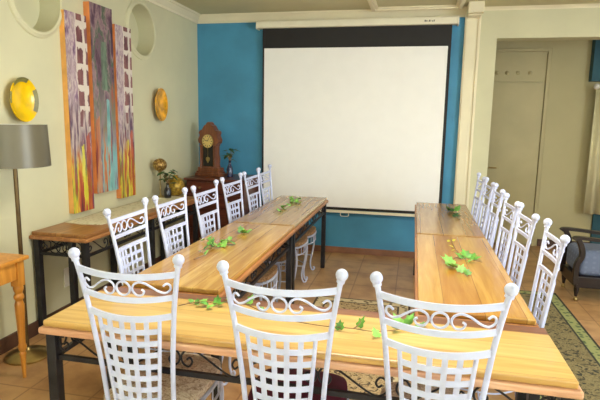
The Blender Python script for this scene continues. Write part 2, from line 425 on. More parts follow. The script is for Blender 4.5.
# right wall with a window opening, wall behind the camera with two window openings
bm = nb()
box(bm, XR, XR+0.2, YB-0.2, 0.3, 0, H); box(bm, XR, XR+0.2, 2.9, YP+0.2, 0, H)
box(bm, XR, XR+0.2, 0.3, 2.9, 0, 0.6); box(bm, XR, XR+0.2, 0.3, 2.9, 2.4, H)
struct('wall_right', bm, M['cream'], 'cream right wall with a window', 'wall')
bm = nb()
xs = [XL-0.3, -1.9, 0.1, 1.0, 3.0, XR+0.2]
for a, b in ((0, 1), (2, 3), (4, 5)): box(bm, xs[a], xs[b], YB-0.2, YB, 0, H)
for a, b in ((1, 2), (3, 4)):
    box(bm, xs[a], xs[b], YB-0.2, YB, 0, 0.65); box(bm, xs[a], xs[b], YB-0.2, YB, 2.45, H)
struct('wall_front', bm, M['cream'], 'cream wall behind the camera with two windows', 'wall')
def window(n, x0, x1, z0, z1, along, pos):
    r = thing('window_%d' % n, 'white framed window number %d of the dining room' % n, 'window'); r['kind'] = 'structure'
    bm = nb(); fr = 0.05
    def bx(a0, a1, z0, z1, t=0.05):
        if along == 'x': box(bm, a0, a1, pos-t, pos, z0, z1)
        else: box(bm, pos, pos+t, a0, a1, z0, z1)
    bx(x0, x1, z0, z0+fr); bx(x0, x1, z1-fr, z1); bx(x0, x0+fr, z0, z1); bx(x1-fr, x1, z0, z1); bx((x0+x1)/2-0.025, (x0+x1)/2+0.025, z0, z1)
    mesh_obj('window_frame', bm, M['cream_trim'], r)
window(1, -1.9, 0.1, 0.65, 2.45, 'x', YB-0.1)
window(2, 1.0, 3.0, 0.65, 2.45, 'x', YB-0.1)
window(3, 0.3, 2.9, 0.6, 2.4, 'y', XR+0.08)

# crown mouldings
cp = [(0, 0), (0, -0.092), (0.014, -0.092), (0.018, -0.07), (0.05, -0.032), (0.058, -0.02), (0.075, -0.018), (0.085, 0)]
bm = nb(); prism(bm, [(XL+a, H+b) for a, b in cp], YB, YW, 'xz'); struct('trim_3', bm, M['cream_trim'], 'cream crown moulding along the left wall', 'moulding')
bm = nb(); prism(bm, [(YW-a, H+b) for a, b in cp], XL, 0.47, 'yz'); struct('trim_4', bm, M['cream_trim'], 'cream crown moulding above the blue wall', 'moulding')
bm = nb(); prism(bm, [(YW-a*0.5, H+b*0.35) for a, b in cp], 0.65, XR, 'yz'); struct('trim_5', bm, M['cream_trim'], 'narrow cream cornice above the doorway opening', 'moulding')
# pilaster and the block above it
bm = nb(); box(bm, 0.465, 0.585, YW-0.045, YW, 0, 2.70); box(bm, 0.585, 0.600, YW-0.022, YW, 0, 2.70); box(bm, 0.600, 0.628, YW-0.035, YW, 0, 2.70)
box(bm, 0.478, 0.572, YW-0.055, YW-0.045, 0, 2.69)
struct('trim_6', bm, M['cream_trim'], 'tall cream pilaster right of the blue wall', 'pilaster', bevel=0.004)
bm = nb(); box(bm, 0.468, 0.620, 5.60, YW, 2.668, H); box(bm, 0.478, 0.610, 5.70, YW, 2.655, 2.668)
struct('trim_7', bm, M['cream_trim'], 'square cream block on top of the pilaster', 'block', bevel=0.004)
# raised rectangular moulding on the ceiling
bm = nb()
for off, w, d in ((0, 0.045, 0.034), (0.045, 0.03, 0.018)):
    x0, x1, y0, y1 = -0.52+off, 0.425-off, 2.2+off, 5.80-off
    box(bm, x0, x1, y1-w, y1, H-d, H); box(bm, x0, x1, y0, y0+w, H-d, H)
    box(bm, x0, x0+w, y0+w, y1-w, H-d, H); box(bm, x1-w, x1, y0+w, y1-w, H-d, H)
struct('trim_8', bm, M['cream_trim'], 'rectangular cream moulding on the ceiling above the screen', 'moulding', bevel=0.004)
# skirtings
bm = nb(); box(bm, XL, 0.465, YW-0.018, YW, 0, 0.075); struct('baseboard_back', bm, M['skirting'], 'brown skirting under the blue wall', 'baseboard', bevel=0.003)
bm = nb(); box(bm, XL, XL+0.018, YB, YW-0.018, 0, 0.10); struct('baseboard_left', bm, M['dark_skirting'], 'dark brown skirting along the left wall', 'baseboard', bevel=0.003)
bm = nb(); box(bm, 1.63, XR, YP-0.02, YP, 0, 0.09); box(bm, 0.6, 0.82, YP-0.02, YP, 0, 0.09); struct('baseboard_passage', bm, M['dark_skirting'], 'dark skirting along the passage wall', 'baseboard')
# the closed door in the passage
dr = thing('door_1', 'beige painted passage door with small hooks above it', 'door', (0, 0, 0)); dr['kind'] = 'structure'
bm = nb()
box(bm, 1.555, 1.60, YP-0.035, YP, 0, 2.47); box(bm, 0.86, 0.905, YP-0.035, YP, 0, 2.47); box(bm, 0.86, 1.60, YP-0.037, YP, 2.45, 2.49)
mesh_obj('door_frame', bm, M['door_paint'], dr, bevel=0.004)
bm = nb(); box(bm, 0.915, 1.545, YP-0.022, YP, 0.01, 2.075); mesh_obj('door_leaf', bm, M['door_paint'], dr, bevel=0.003)
bm = nb(); box(bm, 0.905, 1.555, YP-0.012, YP, 2.09, 2.45); mesh_obj('transom_panel', bm, M['door_paint'], dr, bevel=0.003)
bm = nb(); tube(bm, [(0.955, YP-0.022, 1.0), (0.955, YP-0.06, 1.0), (1.05, YP-0.065, 1.0)], 0.008, 8); mesh_obj('door_handle', bm, M['brass'], dr, True)
for x in (0.98, 1.10, 1.23, 1.37):
    bm = nb(); lathe(bm, [(0.026, 0), (0.022, 0.006), (0.012, 0.009), (0.01, 0.03), (0.015, 0.036), (0.001, 0.04)], (0, 0, 0), 14)
    o = mesh_obj('hook_knob', bm, M['door_paint'], dr, True, loc=(x, YP-0.012, 2.196), rot=(PI/2, 0, 0))
# dark teal piece of wall, curtain rod and curtain at the right end of the passage
bm = nb(); box(bm, 2.045, 3.4, YP-0.12, YP, 2.09, H); box(bm, 2.25, 3.4, YP-0.04, YP, 0, 2.09)
struct('wall_teal', bm, M['teal'], 'dark teal wall section at the right of the passage', 'wall')
bm = nb(); tube(bm, [(2.10, YP-0.17, 2.02), (3.4, YP-0.17, 2.02)], 0.014, 10)
rod = tag(mesh_obj('curtain_rod', bm, M['plastic'], None, True), 'white curtain rod with a round end on the teal wall', 'curtain rod')
bm = nb(); ball(bm, (2.095, YP-0.17, 2.02), 0.036); mesh_obj('finial', bm, M['plastic'], rod, True)
bm = nb()
N = 60; pts = []
for i in range(N+1):
    x = 2.09+1.2*i/N; pts.append((x, YP-0.17+0.028*math.sin(i*1.15)))
A = [bm.verts.new((x, y, 2.003)) for x, y in pts]; B = [bm.verts.new((x, y, 0.48)) for x, y in pts]
for i in range(N): bm.faces.new((A[i], A[i+1], B[i+1], B[i]))
o = mesh_obj('curtain', bm, M['curtain'], None, True); so = o.modifiers.new('t', 'SOLIDIFY'); so.thickness = 0.004
tag(o, 'pale beige curtain hanging from the white rod at the far right', 'curtain')

# power socket on the left wall
so = thing('power_socket', 'white double power socket low on the left wall behind the front table', 'socket', (XL, 3.385, 0.32))
bm = nb(); box(bm, 0, 0.012, -0.06, 0.06, -0.075, 0.075); mesh_obj('face_plate', bm, M['plastic'], so, bevel=0.004)
for z in (-0.032, 0.032):
    bm = nb(); box(bm, 0.012, 0.018, -0.038, 0.012, z-0.02, z+0.02); mesh_obj('outlet', bm, M['plastic'], so, bevel=0.002)
    bm = nb(); box(bm, 0.012, 0.020, 0.026, 0.042, z-0.012, z+0.012); mesh_obj('switch', bm, M['plastic'], so, bevel=0.002)

# ------------------------------------------------------------------ projector screen
ps = thing('projector_screen', 'large white pull-down projector screen with black border on blue wall', 'projector screen', (0, 0, 0))
bm = nb(); box(bm, -1.815, 0.385, 5.80, 5.90, 2.595, 2.668); mesh_obj('case', bm, M['case'], ps, bevel=0.006)
for x in (-1.830, 0.385):
    bm = nb(); box(bm, x, x+0.015, 5.795, 5.905, 2.585, 2.674); mesh_obj('end_cap', bm, M['case'], ps, bevel=0.003)
bm = nb(); box(bm, -1.762, 0.335, 5.846, 5.848, 0.535, 2.60); mesh_obj('border', bm, M['screen_black'], ps)
bm = nb(); box(bm, -1.742, 0.303, 5.843, 5.8455, 0.565, 2.375); mesh_obj('fabric', bm, M['screen'], ps)
bm = nb(); box(bm, -1.765, 0.338, 5.836, 5.858, 0.500, 0.530); mesh_obj('bottom_bar', bm, M['case'], ps, bevel=0.003)
bm = nb(); tube(bm, smoothpath([(-0.80, 5.845, 0.50), (-0.80, 5.84, 0.475), (-0.785, 5.838, 0.462), (-0.72, 5.838, 0.462), (-0.705, 5.84, 0.475), (-0.705, 5.845, 0.50)], 4), 0.004, 8)
mesh_obj('pull_handle', bm, M['plastic'], ps, True)
bm = nb()
x = 0.045
for i, (w, g) in enumerate(((0.012, .006), (0.010, .008), (0.004, .007), (0.010, .006), (0.004, .01), (0.012, .006), (0.008, .006))):
    box(bm, x, x+w, 5.7985, 5.7996, 2.622, 2.622+0.018-(i % 3)*0.004); x += w+g
mesh_obj('maker_mark', bm, M['screen_black'], ps)

# ------------------------------------------------------------------ iron tables with wooden tops
def scroll_pts(L, h):
    """one S scroll of length L and height h starting at x=0, in x-z"""
    out = []
    for i in range(26):
        t = i/25*1.6*PI; r = h*0.5*(0.35+0.65*i/25)
        out.append((0.5*h+h*0.1+r*math.cos(PI*1.35+t)*0.9, 0, h*0.5+r*math.sin(PI*1.35+t)))
    return out
def s_scroll(L, h):
    pts = [(0.28*h, 0.52*h), (0.42*h, 0.62*h), (0.52*h, 0.45*h), (0.36*h, 0.22*h), (0.10*h, 0.35*h), (0.05*h, 0.70*h), (0.38*h, 0.98*h), (0.85*h, 0.85*h)]
    mir = [(L-x, h-z) for x, z in pts[::-1]]
    return smoothpath([(x, 0, z) for x, z in pts+mir], 5)
def table(name, label, cx, cy, L, Wd, rz, top, edge, mid_legs=False, Ht=0.76, group='iron tables'):
    t = thing(name, label, 'table', (cx, cy, 0), rz, group)
    hl, hw = L/2, Wd/2
    bm = nb(); box(bm, -hl, hl, -hw, hw, Ht-0.026, Ht)
    mesh_obj('tabletop', bm, top, t, bevel=0.006)
    bm = nb(); box(bm, -hl-0.014, hl+0.014, -hw-0.014, hw+0.014, Ht-0.054, Ht-0.026)
    mesh_obj('lower_board', bm, edge, t, bevel=0.008)
    lw = 0.021; ix, iy = hl-0.026, hw-0.026; zt = Ht-0.054
    xs = [-ix, ix] + ([0.0] if mid_legs else [])
    for x in xs:
        for y in (-iy, iy):
            bm = nb(); box(bm, x-lw, x+lw, y-lw, y+lw, 0, zt); mesh_obj('leg', bm, M['black_metal'], t, bevel=0.003)
    if mid_legs:
        for x in (-ix, ix):
            bm = nb(); box(bm, x-lw, x+lw, -iy+0.085, -iy+0.125, 0, zt); mesh_obj('leg', bm, M['black_metal'], t, bevel=0.003)
    zr = zt-0.105
    for y in (-iy, iy):
        bm = nb(); box(bm, -ix+lw, ix-lw, y-0.008, y+0.008, zr-0.010, zr+0.010)
        mesh_obj('apron_rail', bm, M['black_metal'], t)
        bm = nb(); h = zt-zr-0.014; n = max(3, int(round((2*ix-0.1)/0.26))); step = (2*ix-2*lw)/n
        for k in range(n):
            x0 = -ix+lw+k*step
            P = s_scroll(step*0.96, h)
            if k % 2: P = [Vector((step-p.x, 0, p.z)) for p in P]
            tube(bm, [Vector((x0+p.x, y, zr+0.008+p.z)) for p in P], 0.0042, 6)
        mesh_obj('apron_scroll', bm, M['black_metal'], t, True)
    for x in (-ix, ix):
        bm = nb(); box(bm, x-0.008, x+0.008, -iy+lw, iy-lw, zr-0.010, zr+0.010)
        mesh_obj('end_rail', bm, M['black_metal'], t)
        bm = nb(); h = zt-zr-0.014; w = 2*iy-2*lw
        for s, x0 in ((1, 0), (-1, 0)):
            P = s_scroll(w*0.46, h)
            tube(bm, [Vector((x, s*(-iy+lw+0.005+p.x), zr+0.008+p.z)) for p in P], 0.0042, 6)
        tube(bm, [Vector((x, h*0.45*math.cos(a*PI/10), zr+0.008+h*0.5+h*0.46*math.sin(a*PI/10))) for a in range(20)], 0.0048, 6, closed=True)
        mesh_obj('end_scroll', bm, M['black_metal'], t, True)
    return t
table('dining_table', 'long honey wooden table on black iron legs nearest the camera, across the room', -0.428, 1.8805, 1.952, 0.445, 0, M['t_near'], M['t_edge'])
table('dining_table', 'golden plank table in left row, touching the front table, two ivy clusters on it', -1.119, 2.953, 1.545, 0.505, PI/2, M['t_lm'], M['t_edge2'])
table('dining_table', 'brown plank table at far end of left row, nearest the screen', -1.119, 4.512, 1.50, 0.505, PI/2, M['t_lf'], M['t_edge2'])
table('dining_table', 'amber plank table in right row, touching the front table, bright ivy on it', 0.294, 2.953, 1.545, 0.48, PI/2, M['t_rm'], M['t_edge2'])
table('dining_table', 'tan plank table at far end of right row, dark green ivy on it', 0.294, 4.512, 1.50, 0.48, PI/2, M['t_rf'], M['t_edge2'])
table('console_table', 'wooden console table on black iron legs against the left wall, lace runner on top', -2.3705, 3.94, 1.88, 0.43, PI/2, M['t_con'], M['t_edge2'], True, group=None)

# ------------------------------------------------------------------ white iron chairs
PW = [(0.44, 0.134), (0.55, 0.137), (0.66, 0.143), (0.76, 0.152), (0.873, 0.163), (0.945, 0.173), (1.03, 0.187), (1.065, 0.194)]
def halfw(z):
    for (a, wa), (b, wb) in zip(PW, PW[1:]):
        if z <= b: return wa+(wb-wa)*(max(z, a)-a)/(b-a)
    return PW[-1][1]
def rake(z): return -0.012-0.078*max(0, (z-0.44))/0.62
def backpt(x, z, dy=0.0):
    w = halfw(z); u = max(-1, min(1, x/w))
    return Vector((x, rake(z)-0.034*(1-u*u)+dy, z-0.012*(1-u*u)))
def make_chair(cloth):
    t = thing('dining_chair', 'white iron chair', 'chair')
    wm = M['white_metal']
    bm = nb()
    for s in (-1, 1):
        tube(bm, smoothpath([(s*halfw(z), rake(z), z) for z, _ in PW], 3), 0.0094, 10)
    for z, w in ((1.03, 0.021), (0.943, 0.019), (0.870, 0.021), (0.475, 0.018)):
        hw = halfw(z)
        strip(bm, [backpt(-hw+2*hw*i/16, z) for i in range(17)], w, 0.010, (0, 0.1, 1))
    mesh_obj('back_frame', bm, wm, t, True)
    for s in (-1, 1):
        bm = nb(); ball(bm, (s*0.196, rake(1.08), 1.083), 0.0205); tube(bm, [(s*0.192, rake(1.06), 1.058), (s*0.195, rake(1.07), 1.07)], 0.014, 10)
        mesh_obj('finial', bm, wm, t, True)
    bm = nb()
    zc = 0.988
    tube(bm, [backpt(0.025*math.cos(a*PI/12), zc+0.0255*math.sin(a*PI/12)) for a in range(24)], 0.0040, 6, closed=True)
    Sx = [(.064, -.003), (.072, -.010), (.064, -.023), (.046, -.023), (.033, -.005), (.038, .014), (.057, .023), (.078, .017), (.099, .002), (.119, -.014), (.139, -.022), (.155, -.012), (.155, .004), (.145, .011), (.134, .004)]
    for s in (-1, 1):
        P = smoothpath([(s*(a*1.045-0.001), 0, b) for a, b in Sx], 4)
        tube(bm, [backpt(p.x, zc+p.z*1.05) for p in P], 0.0040, 6)
    mesh_obj('scrollwork', bm, wm, t, True)
    # lattice panel of woven flat strips
    bm = nb()
    def lp(u, z):
        hw = 0.085+0.030*(z-0.485)/0.365
        return backpt(u*hw, z)
    z0, z1, rows, cols = 0.485, 0.862, 8, 5
    for k in range(cols+1):
        u = -1+2*k/cols; edge = k in (0, cols)
        if edge: tube(bm, [lp(u, z0+(z1-z0)*i/12) for i in range(13)], 0.0075, 8)
        else: strip(bm, [lp(u, z0+(z1-z0)*i/12)+Vector((0, 0.002*(-1)**k, 0)) for i in range(13)], 0.0185, 0.003, (1, 0, 0))
    for j in range(1, rows+1):
        z = z1-0.004-(z1-z0)*(j-0.15)/rows if j > 0 else z1
        strip(bm, [lp(-1+2*i/12, z) for i in range(13)], 0.0195, 0.003, (0, 0.1, 1))
    mesh_obj('lattice_panel', bm, wm, t, True)
    # seat frame: two rings with short upright bars between
    def outline(sc=1.0, dz=0):
        pts = [(-0.150, 0.0), (-0.178, 0.10), (-0.193, 0.24), (-0.190, 0.34), (-0.165, 0.405), (-0.09, 0.432), (0, 0.438)]
        pts = pts+[(-x, y) for x, y in pts[-2::-1]]
        return [(x*sc, 0.21+(y-0.21)*sc) for x, y in pts]
    o1 = smoothpath([(x, y, 0.435) for x, y in outline()], 3, True)
    o2 = smoothpath([(x, y, 0.365) for x, y in outline()], 3, True)
    bm = nb(); strip(bm, list(o1)+[o1[0]], 0.006, 0.022, (0, 0, 1)) if False else None
    tube(bm, o1, 0.009, 6, closed=True); tube(bm, o2, 0.0055, 6, closed=True)
    n = len(o1)
    for k in range(0, n, 2): tube(bm, [o1[k], o2[k]], 0.0036, 5)
    mesh_obj('seat_frame', bm, wm, t, True)
    # padded seat
    bm = nb(); rings = []
    for sc, z in ((0.90, 0.437), (1.0, 0.448), (1.0, 0.462), (1.0, 0.478), (0.88, 0.487), (0.55, 0.492), (0.2, 0.494)):
        rings.append([bm.verts.new((p.x, p.y, z)) for p in smoothpath([(x, y, 0) for x, y in outline(sc)], 3, True)])
    for a, b in zip(rings, rings[1:]):
        for k in range(n): bm.faces.new((a[k], a[(k+1) % n], b[(k+1) % n], b[k]))
    bm.faces.new(rings[0][::-1]); bm.faces.new(rings[-1])
    mesh_obj('cushion', bm, cloth, t, True)
    # curved front legs with scrolled feet, splayed rear legs
    for s in (-1, 1):
        d = Vector((s*0.45, 0.9, 0)).normalized(); c = Vector((s*0.168, 0.375, 0))
        prof = [(0.0, 0.43), (0.020, 0.37), (0.026, 0.30), (0.012, 0.20), (-0.008, 0.11), (-0.006, 0.05), (0.010, 0.012), (0.028, 0.011), (0.038, 0.026), (0.032, 0.038), (0.022, 0.035)]
        bm = nb(); P = smoothpath([c+d*a+Vector((0, 0, z)) for a, z in prof], 4)
        tube(bm, P, [0.0115-0.005*i/(len(P)-1) for i in range(len(P))], 8); mesh_obj('leg', bm, wm, t, True)
    for s in (-1, 1):
        prof = [(0.130, -0.012, 0.45), (0.138, -0.006, 0.33), (0.150, -0.012, 0.20), (0.158, -0.034, 0.08), (0.166, -0.055, 0.008)]
        bm = nb(); tube(bm, smoothpath(prof, 4), 0.0105, 8); mesh_obj('leg', bm, wm, t, True)
    bm = nb()
    for s in (-1, 1): tube(bm, smoothpath([(s*0.149, -0.012, 0.20), (s*0.10, 0.10, 0.185), (s*0.10, 0.26, 0.185), (s*0.166, 0.376, 0.17)], 5), 0.005, 6)
    tube(bm, [(-0.10, 0.18, 0.185), (0.10, 0.18, 0.185)], 0.005, 6)
    mesh_obj('stretcher', bm, wm, t, True)
    return t
def place(c, x, y, rz, label, group):
    c.location = (x, y, 0); c.rotation_euler = (0, 0, rz); c['label'] = label; c['group'] = group; return c
# three chairs in front of the near table (backs to the camera)
G1, G2, G3 = 'white chairs at the front table', 'white chairs of the left row', 'white chairs of the right row'
ch_beige = make_chair(M['beige_seat'])
place(ch_beige, -0.964, 1.640, 0.045, 'white iron chair with beige patterned cushion, leftmost of the three front chairs', G1)
ch_maroon = make_chair(M['maroon'])
place(ch_maroon, -0.399, 1.625, 0.03, 'white iron chair with maroon cushion, middle of the three front chairs', G1)
c = copy_tree(ch_beige); place(c, 0.105, 1.628, -0.02, 'white iron chair nearest the camera on the right, rightmost of three front chairs', G1)
ch_tan = make_chair(M['tan_seat'])
ordn = ['nearest the camera', 'second from the camera', 'third from the camera', 'fourth from the camera', 'fifth from the camera', 'farthest from the camera']
left = [(2.470, 0.02, -1.502), (2.955, -0.02, -1.490), (3.448, -0.03, -1.465), (4.01, -0.05, -1.468), (4.505, -0.02, -1.455), (4.930, 0.0, -1.455)]
for i, (y, a, x) in enumerate(left):
    c = ch_tan if i == 0 else copy_tree(ch_tan)
    place(c, x+0.087, y, -PI/2+a, 'white iron chair with tan cushion in the left row, ' + ordn[i], G2)
right = [(2.50, -0.06, 0.650), (3.010, 0.0, 0.632), (3.432, 0.0, 0.622), (4.02, -0.03, 0.633), (4.463, 0.0, 0.628), (4.885, 0.0, 0.612)]
for i, (y, a, x) in enumerate(right):
    c = copy_tree(ch_tan)
    place(c, x-0.087, y, PI/2+a, 'white iron chair in the right row beside the rug, ' + ordn[i], G3)

# ------------------------------------------------------------------ rugs
rw, rh = 0.66, 3.9
bm = nb(); box(bm, -rw/2, rw/2, -rh/2, rh/2, 0.0, 0.010)
o = mesh_obj('runner_rug', bm, rug_mat('floral_runner_weave', rw, rh, (142, 128, 86), (112, 98, 62), (48, 48, 38), (146, 148, 92), (78, 92, 56), 0.10), loc=(1.03, 3.03, 0.0))
tag(o, 'long dark floral runner rug with green border on the floor at right', 'rug')
rw, rh = 0.82, 1.75
bm = nb(); box(bm, -rw/2, rw/2, -rh/2, rh/2, 0.0, 0.010)
o = mesh_obj('patterned_rug', bm, rug_mat('beige_rug_weave', rw, rh, (196, 172, 128), (160, 134, 92), (78, 66, 52), (206, 188, 146), (110, 92, 68), 0.10), loc=(-0.37, 3.45, 0.0), rot=(0, 0, 0))
tag(o, 'small beige patterned rug on the floor between the table rows', 'rug')

# ------------------------------------------------------------------ ivy on the tables
def leaf(bm, c, size, ang, tilt, roll=0.0, mi=0):
    pts = [(0, -0.42), (0.22, -0.52), (0.46, -0.28), (0.30, -0.02), (0.40, 0.22), (0.16, 0.24), (0, 0.62), (-0.16, 0.24), (-0.40, 0.22), (-0.30, -0.02), (-0.46, -0.28), (-0.22, -0.52)]
    R = Matrix.Rotation(ang, 3, 'Z') @ Matrix.Rotation(tilt, 3, 'X') @ Matrix.Rotation(roll, 3, 'Y')
    low = min((R @ Vector((x, y, 0))).z for x, y in pts)*size
    cz = c[2]-low+0.002
    cv = bm.verts.new((c[0], c[1], cz+size*0.02))
    vs = []
    for x, y in pts:
        p = R @ Vector((x, y, 0.18*abs(x)-0.10*y*y)); vs.append(bm.verts.new((c[0]+p.x*size, c[1]+p.y*size, max(c[2]+0.001, cz+p.z*size))))
    for k in range(12): bm.faces.new((cv, vs[k], vs[(k+1) % 12])).material_index = mi
def ivy(label, leaves, stems, mats, zt=0.762, group='ivy sprigs on the tables'):
    cx = sum(l[0] for l in leaves)/len(leaves); cy = sum(l[1] for l in leaves)/len(leaves)
    t = thing('ivy_sprig', label, 'ivy', (cx, cy, zt), 0, group)
    bm = nb()
    for st in stems:
        P = smoothpath([(x-cx, y-cy, 0.004+dz) for x, y, dz in st], 5)
        tube(bm, P, [0.0028-0.0014*i/(len(P)-1) for i in range(len(P))], 6)
    mesh_obj('stem', bm, M['stem'], t, True)
    bm = nb()
    for (x, y, s, a, ti, mi) in leaves: leaf(bm, (x-cx, y-cy, 0), s*0.86, a, ti, random.uniform(-0.3, 0.3), mi)
    o = mesh_obj('foliage', bm, [M[k] for k in mats], t, False); sm = o.modifiers.new('t', 'SOLIDIFY'); sm.thickness = 0.0008
    return t
R_ = random.uniform
# front table, left sprig
ivy('short green ivy sprig on the front table between the left and middle front chairs',
    [(-0.925, 1.995, .032, 1.2, 0.3, 0), (-0.89, 1.985, .036, 0.3, 0.5, 0), (-0.865, 2.005, .040, -0.5, 0.3, 1), (-0.845, 1.965, .046, 2.4, 0.4, 0), (-0.81, 1.945, .044, -1.2, 0.35, 1), (-0.80, 1.995, .052, 0.2, 0.9, 0), (-0.775, 1.985, .040, -0.9, 0.4, 0), (-0.87, 1.955, .030, 2.9, 0.3, 1)],
    [[(-0.95, 1.925, 0.002), (-0.90, 1.965, 0.006), (-0.85, 1.985, 0.008), (-0.77, 1.975, 0.005)]], ['leaf', 'leaf_pale'])
# front table, long trailing vine
ivy('long thin ivy vine trailing across the front table behind the middle front chair',
    [(-0.765, 2.06, .05, 0.4, 0.5, 0), (-0.665, 2.045, .052, -0.3, 0.8, 1), (-0.60, 1.985, .030, 1.4, 0.3, 0), (-0.245, 1.868, .050, 0.1, 0.7, 0), (-0.165, 1.905, .056, -0.7, 1.0, 0), (-0.105, 1.838, .052, 0.5, 0.6, 1), (-0.03, 1.97, .062, 0.9, 0.8, 1), (0.02, 1.99, .066, -0.6, 0.7, 0), (0.045, 1.93, .050, -1.3, 0.5, 1), (-0.035, 1.905, .045, 2.6, 0.5, 0), (0.075, 1.985, .040, -1.0, 0.4, 0)],
    [[(-0.79, 2.045, 0.002), (-0.70, 2.02, 0.006), (-0.60, 1.955, 0.008), (-0.46, 1.895, 0.003), (-0.32, 1.870, 0.003), (-0.20, 1.858, 0.010), (-0.10, 1.862, 0.006), (0.01, 1.92, 0.008), (0.08, 1.965, 0.006)], [(-0.19, 1.858, 0.01), (-0.172, 1.880, 0.02), (-0.167, 1.90, 0.03)]], ['leaf', 'leaf_pale'])
# golden table, near cluster
def cluster(pts, s0, s1, n_extra, spread, mis=(0, 1)):
    out = []
    for (x, y) in pts:
        out.append((x, y, R_(s0, s1), R_(-PI, PI), R_(0.2, 0.9), random.choice(mis)))
        for k in range(n_extra): out.append((x+R_(-spread, spread), y+R_(-spread, spread)*1.4, R_(s0, s1)*0.8, R_(-PI, PI), R_(0.2, 0.8), random.choice(mis)))
    return out
ivy('leafy green ivy cluster on the golden table beside the second left chair',
    cluster([(-1.205, 2.90), (-1.17, 2.96), (-1.135, 2.96), (-1.12, 3.03), (-1.16, 3.02), (-1.235, 2.99)], .05, .075, 1, .035) + cluster([(-1.165, 2.74), (-1.225, 2.80), (-1.32, 3.06), (-1.30, 3.12)], .040, .052, 0, .02),
    [[(-1.19, 2.62, 0.002), (-1.17, 2.74, 0.005), (-1.17, 2.90, 0.012), (-1.12, 3.05, 0.01), (-1.13, 3.18, 0.004)], [(-1.17, 2.90, 0.01), (-1.24, 3.0, 0.01), (-1.32, 3.10, 0.004)]], ['leaf', 'leaf_pale'])
ivy('small upright ivy cluster on the golden table near the brown table',
    cluster([(-1.175, 3.38), (-1.135, 3.34), (-1.12, 3.42)], .055, .085, 1, .03) + [(-1.175, 3.16, .045, 0.5, 0.5, 1)],
    [[(-1.14, 3.10, 0.002), (-1.16, 3.18, 0.006), (-1.15, 3.30, 0.012), (-1.16, 3.42, 0.02)]], ['leaf', 'leaf_pale'])
ivy('pale ivy sprig on the brown table at the far end of the left row',
    cluster([(-1.14, 4.28), (-1.13, 4.38), (-1.13, 4.48), (-1.13, 4.60), (-1.13, 4.72), (-1.14, 4.84), (-1.16, 4.93), (-1.19, 5.00), (-1.14, 5.03), (-1.09, 4.80)], .045, .068, 1, .04, (0, 1, 1)),
    [[(-1.16, 4.20, 0.002), (-1.13, 4.4, 0.01), (-1.13, 4.7, 0.012), (-1.15, 5.05, 0.006)], [(-1.13, 4.7, 0.01), (-1.07, 4.82, 0.006), (-1.06, 4.92, 0.002)]], ['leaf', 'leaf_pale'])
ivy('bright green ivy sprig with yellow tip on the amber table of the right row',
    [(0.335, 3.13, .085, 0.4, 0.5, 0), (0.375, 3.12, .075, -0.6, 0.4, 0), (0.295, 3.10, .07, 0.9, 0.5, 0), (0.40, 3.09, .055, -1.2, 0.4, 0), (0.225, 2.93, .09, 0.6, 0.7, 1), (0.235, 2.86, .08, 2.6, 0.5, 1), (0.205, 2.99, .06, 1.2, 0.6, 1), (0.285, 2.80, .065, -0.5, 0.7, 1), (0.31, 2.76, .055, 0.5, 0.6, 0), (0.26, 2.90, .05, -1.7, 0.3, 0), (0.36, 3.02, .05, -1.4, 0.5, 1), (0.262, 3.52, .030, 0.2, 0.4, 2), (0.30, 3.55, .030, -0.8, 0.4, 2), (0.27, 3.36, .034, 1.5, 0.4, 2), (0.275, 3.27, .022, -1.5, 0.4, 2)],
    [[(0.285, 3.60, 0.002), (0.285, 3.40, 0.006), (0.30, 3.20, 0.008), (0.34, 3.05, 0.012), (0.42, 3.02, 0.003)], [(0.31, 3.12, 0.01), (0.24, 2.95, 0.012), (0.29, 2.80, 0.01), (0.31, 2.70, 0.002)]], ['leaf', 'leaf_pale', 'leaf_yellow'])
ivy('dark green ivy sprig on the tan table nearest the screen, right row',
    cluster([(0.355, 4.78), (0.365, 4.62), (0.38, 4.50)], .055, .075, 1, .03, (0,)) + [(0.42, 4.80, .10, -0.5, 0.6, 1), (0.335, 4.80, .07, 0.8, 0.7, 0), (0.385, 4.44, .06, 2.0, 0.5, 0), (0.40, 4.56, .07, -1.0, 0.5, 0)],
    [[(0.32, 4.58, 0.003), (0.36, 4.64, 0.012), (0.40, 4.74, 0.012), (0.43, 4.86, 0.004)], [(0.33, 4.84, 0.004), (0.36, 4.66, 0.01), (0.39, 4.42, 0.003)]], ['leaf_dark', 'leaf'])

# ------------------------------------------------------------------ paintings on the left wall
def canvas(label, y0, y1, z0, z1, xf, mat, drips, edge):
    t = thing('canvas_painting', label, 'painting', (XL+0.002, y0, z0), 0, 'triptych canvases')
    d = xf-XL-0.002
    bm = nb(); box(bm, 0, d, 0, y1-y0, 0, z1-z0); mesh_obj('canvas_edge', bm, edge, t)
    bm = nb(); n = 14; w = y1-y0
    bot = []
    for i in range(n+1): bot.append((w*i/n, -drips*random.random()*(0 if i in (0,) else 1)))
    poly = bot+[(w, z1-z0), (0, z1-z0)]
    prism(bm, poly, d, d+0.004, 'yz'); mesh_obj('painted_face', bm, mat, t)
    return t
M['orange_edge'] = plain('orange_painted_edge', (232, 170, 88), 0.6, var=0.10, scale=6)
M['rust_edge'] = plain('rust_orange_painted_edge', (220, 138, 76), 0.6, var=0.12, scale=6)
canvas('tall abstract canvas with orange edge, leftmost of the three paintings', 3.43, 3.685, 0.812, 2.335, -2.555, art_mat('left_abstract_paint', 2.3), 0.0, M['orange_edge'])
canvas('tallest abstract canvas with dark and turquoise streaks, centre of the three paintings', 3.725, 4.028, 0.930, 2.456, -2.545, art_mat('centre_abstract_paint', 5.1, True), 0.0, M['rust_edge'])
canvas('tall abstract canvas with red and yellow streaks, rightmost of the three paintings', 4.085, 4.335, 0.837, 2.350, -2.555, art_mat('right_abstract_paint', 2.9), 0.0, M['rust_edge'])

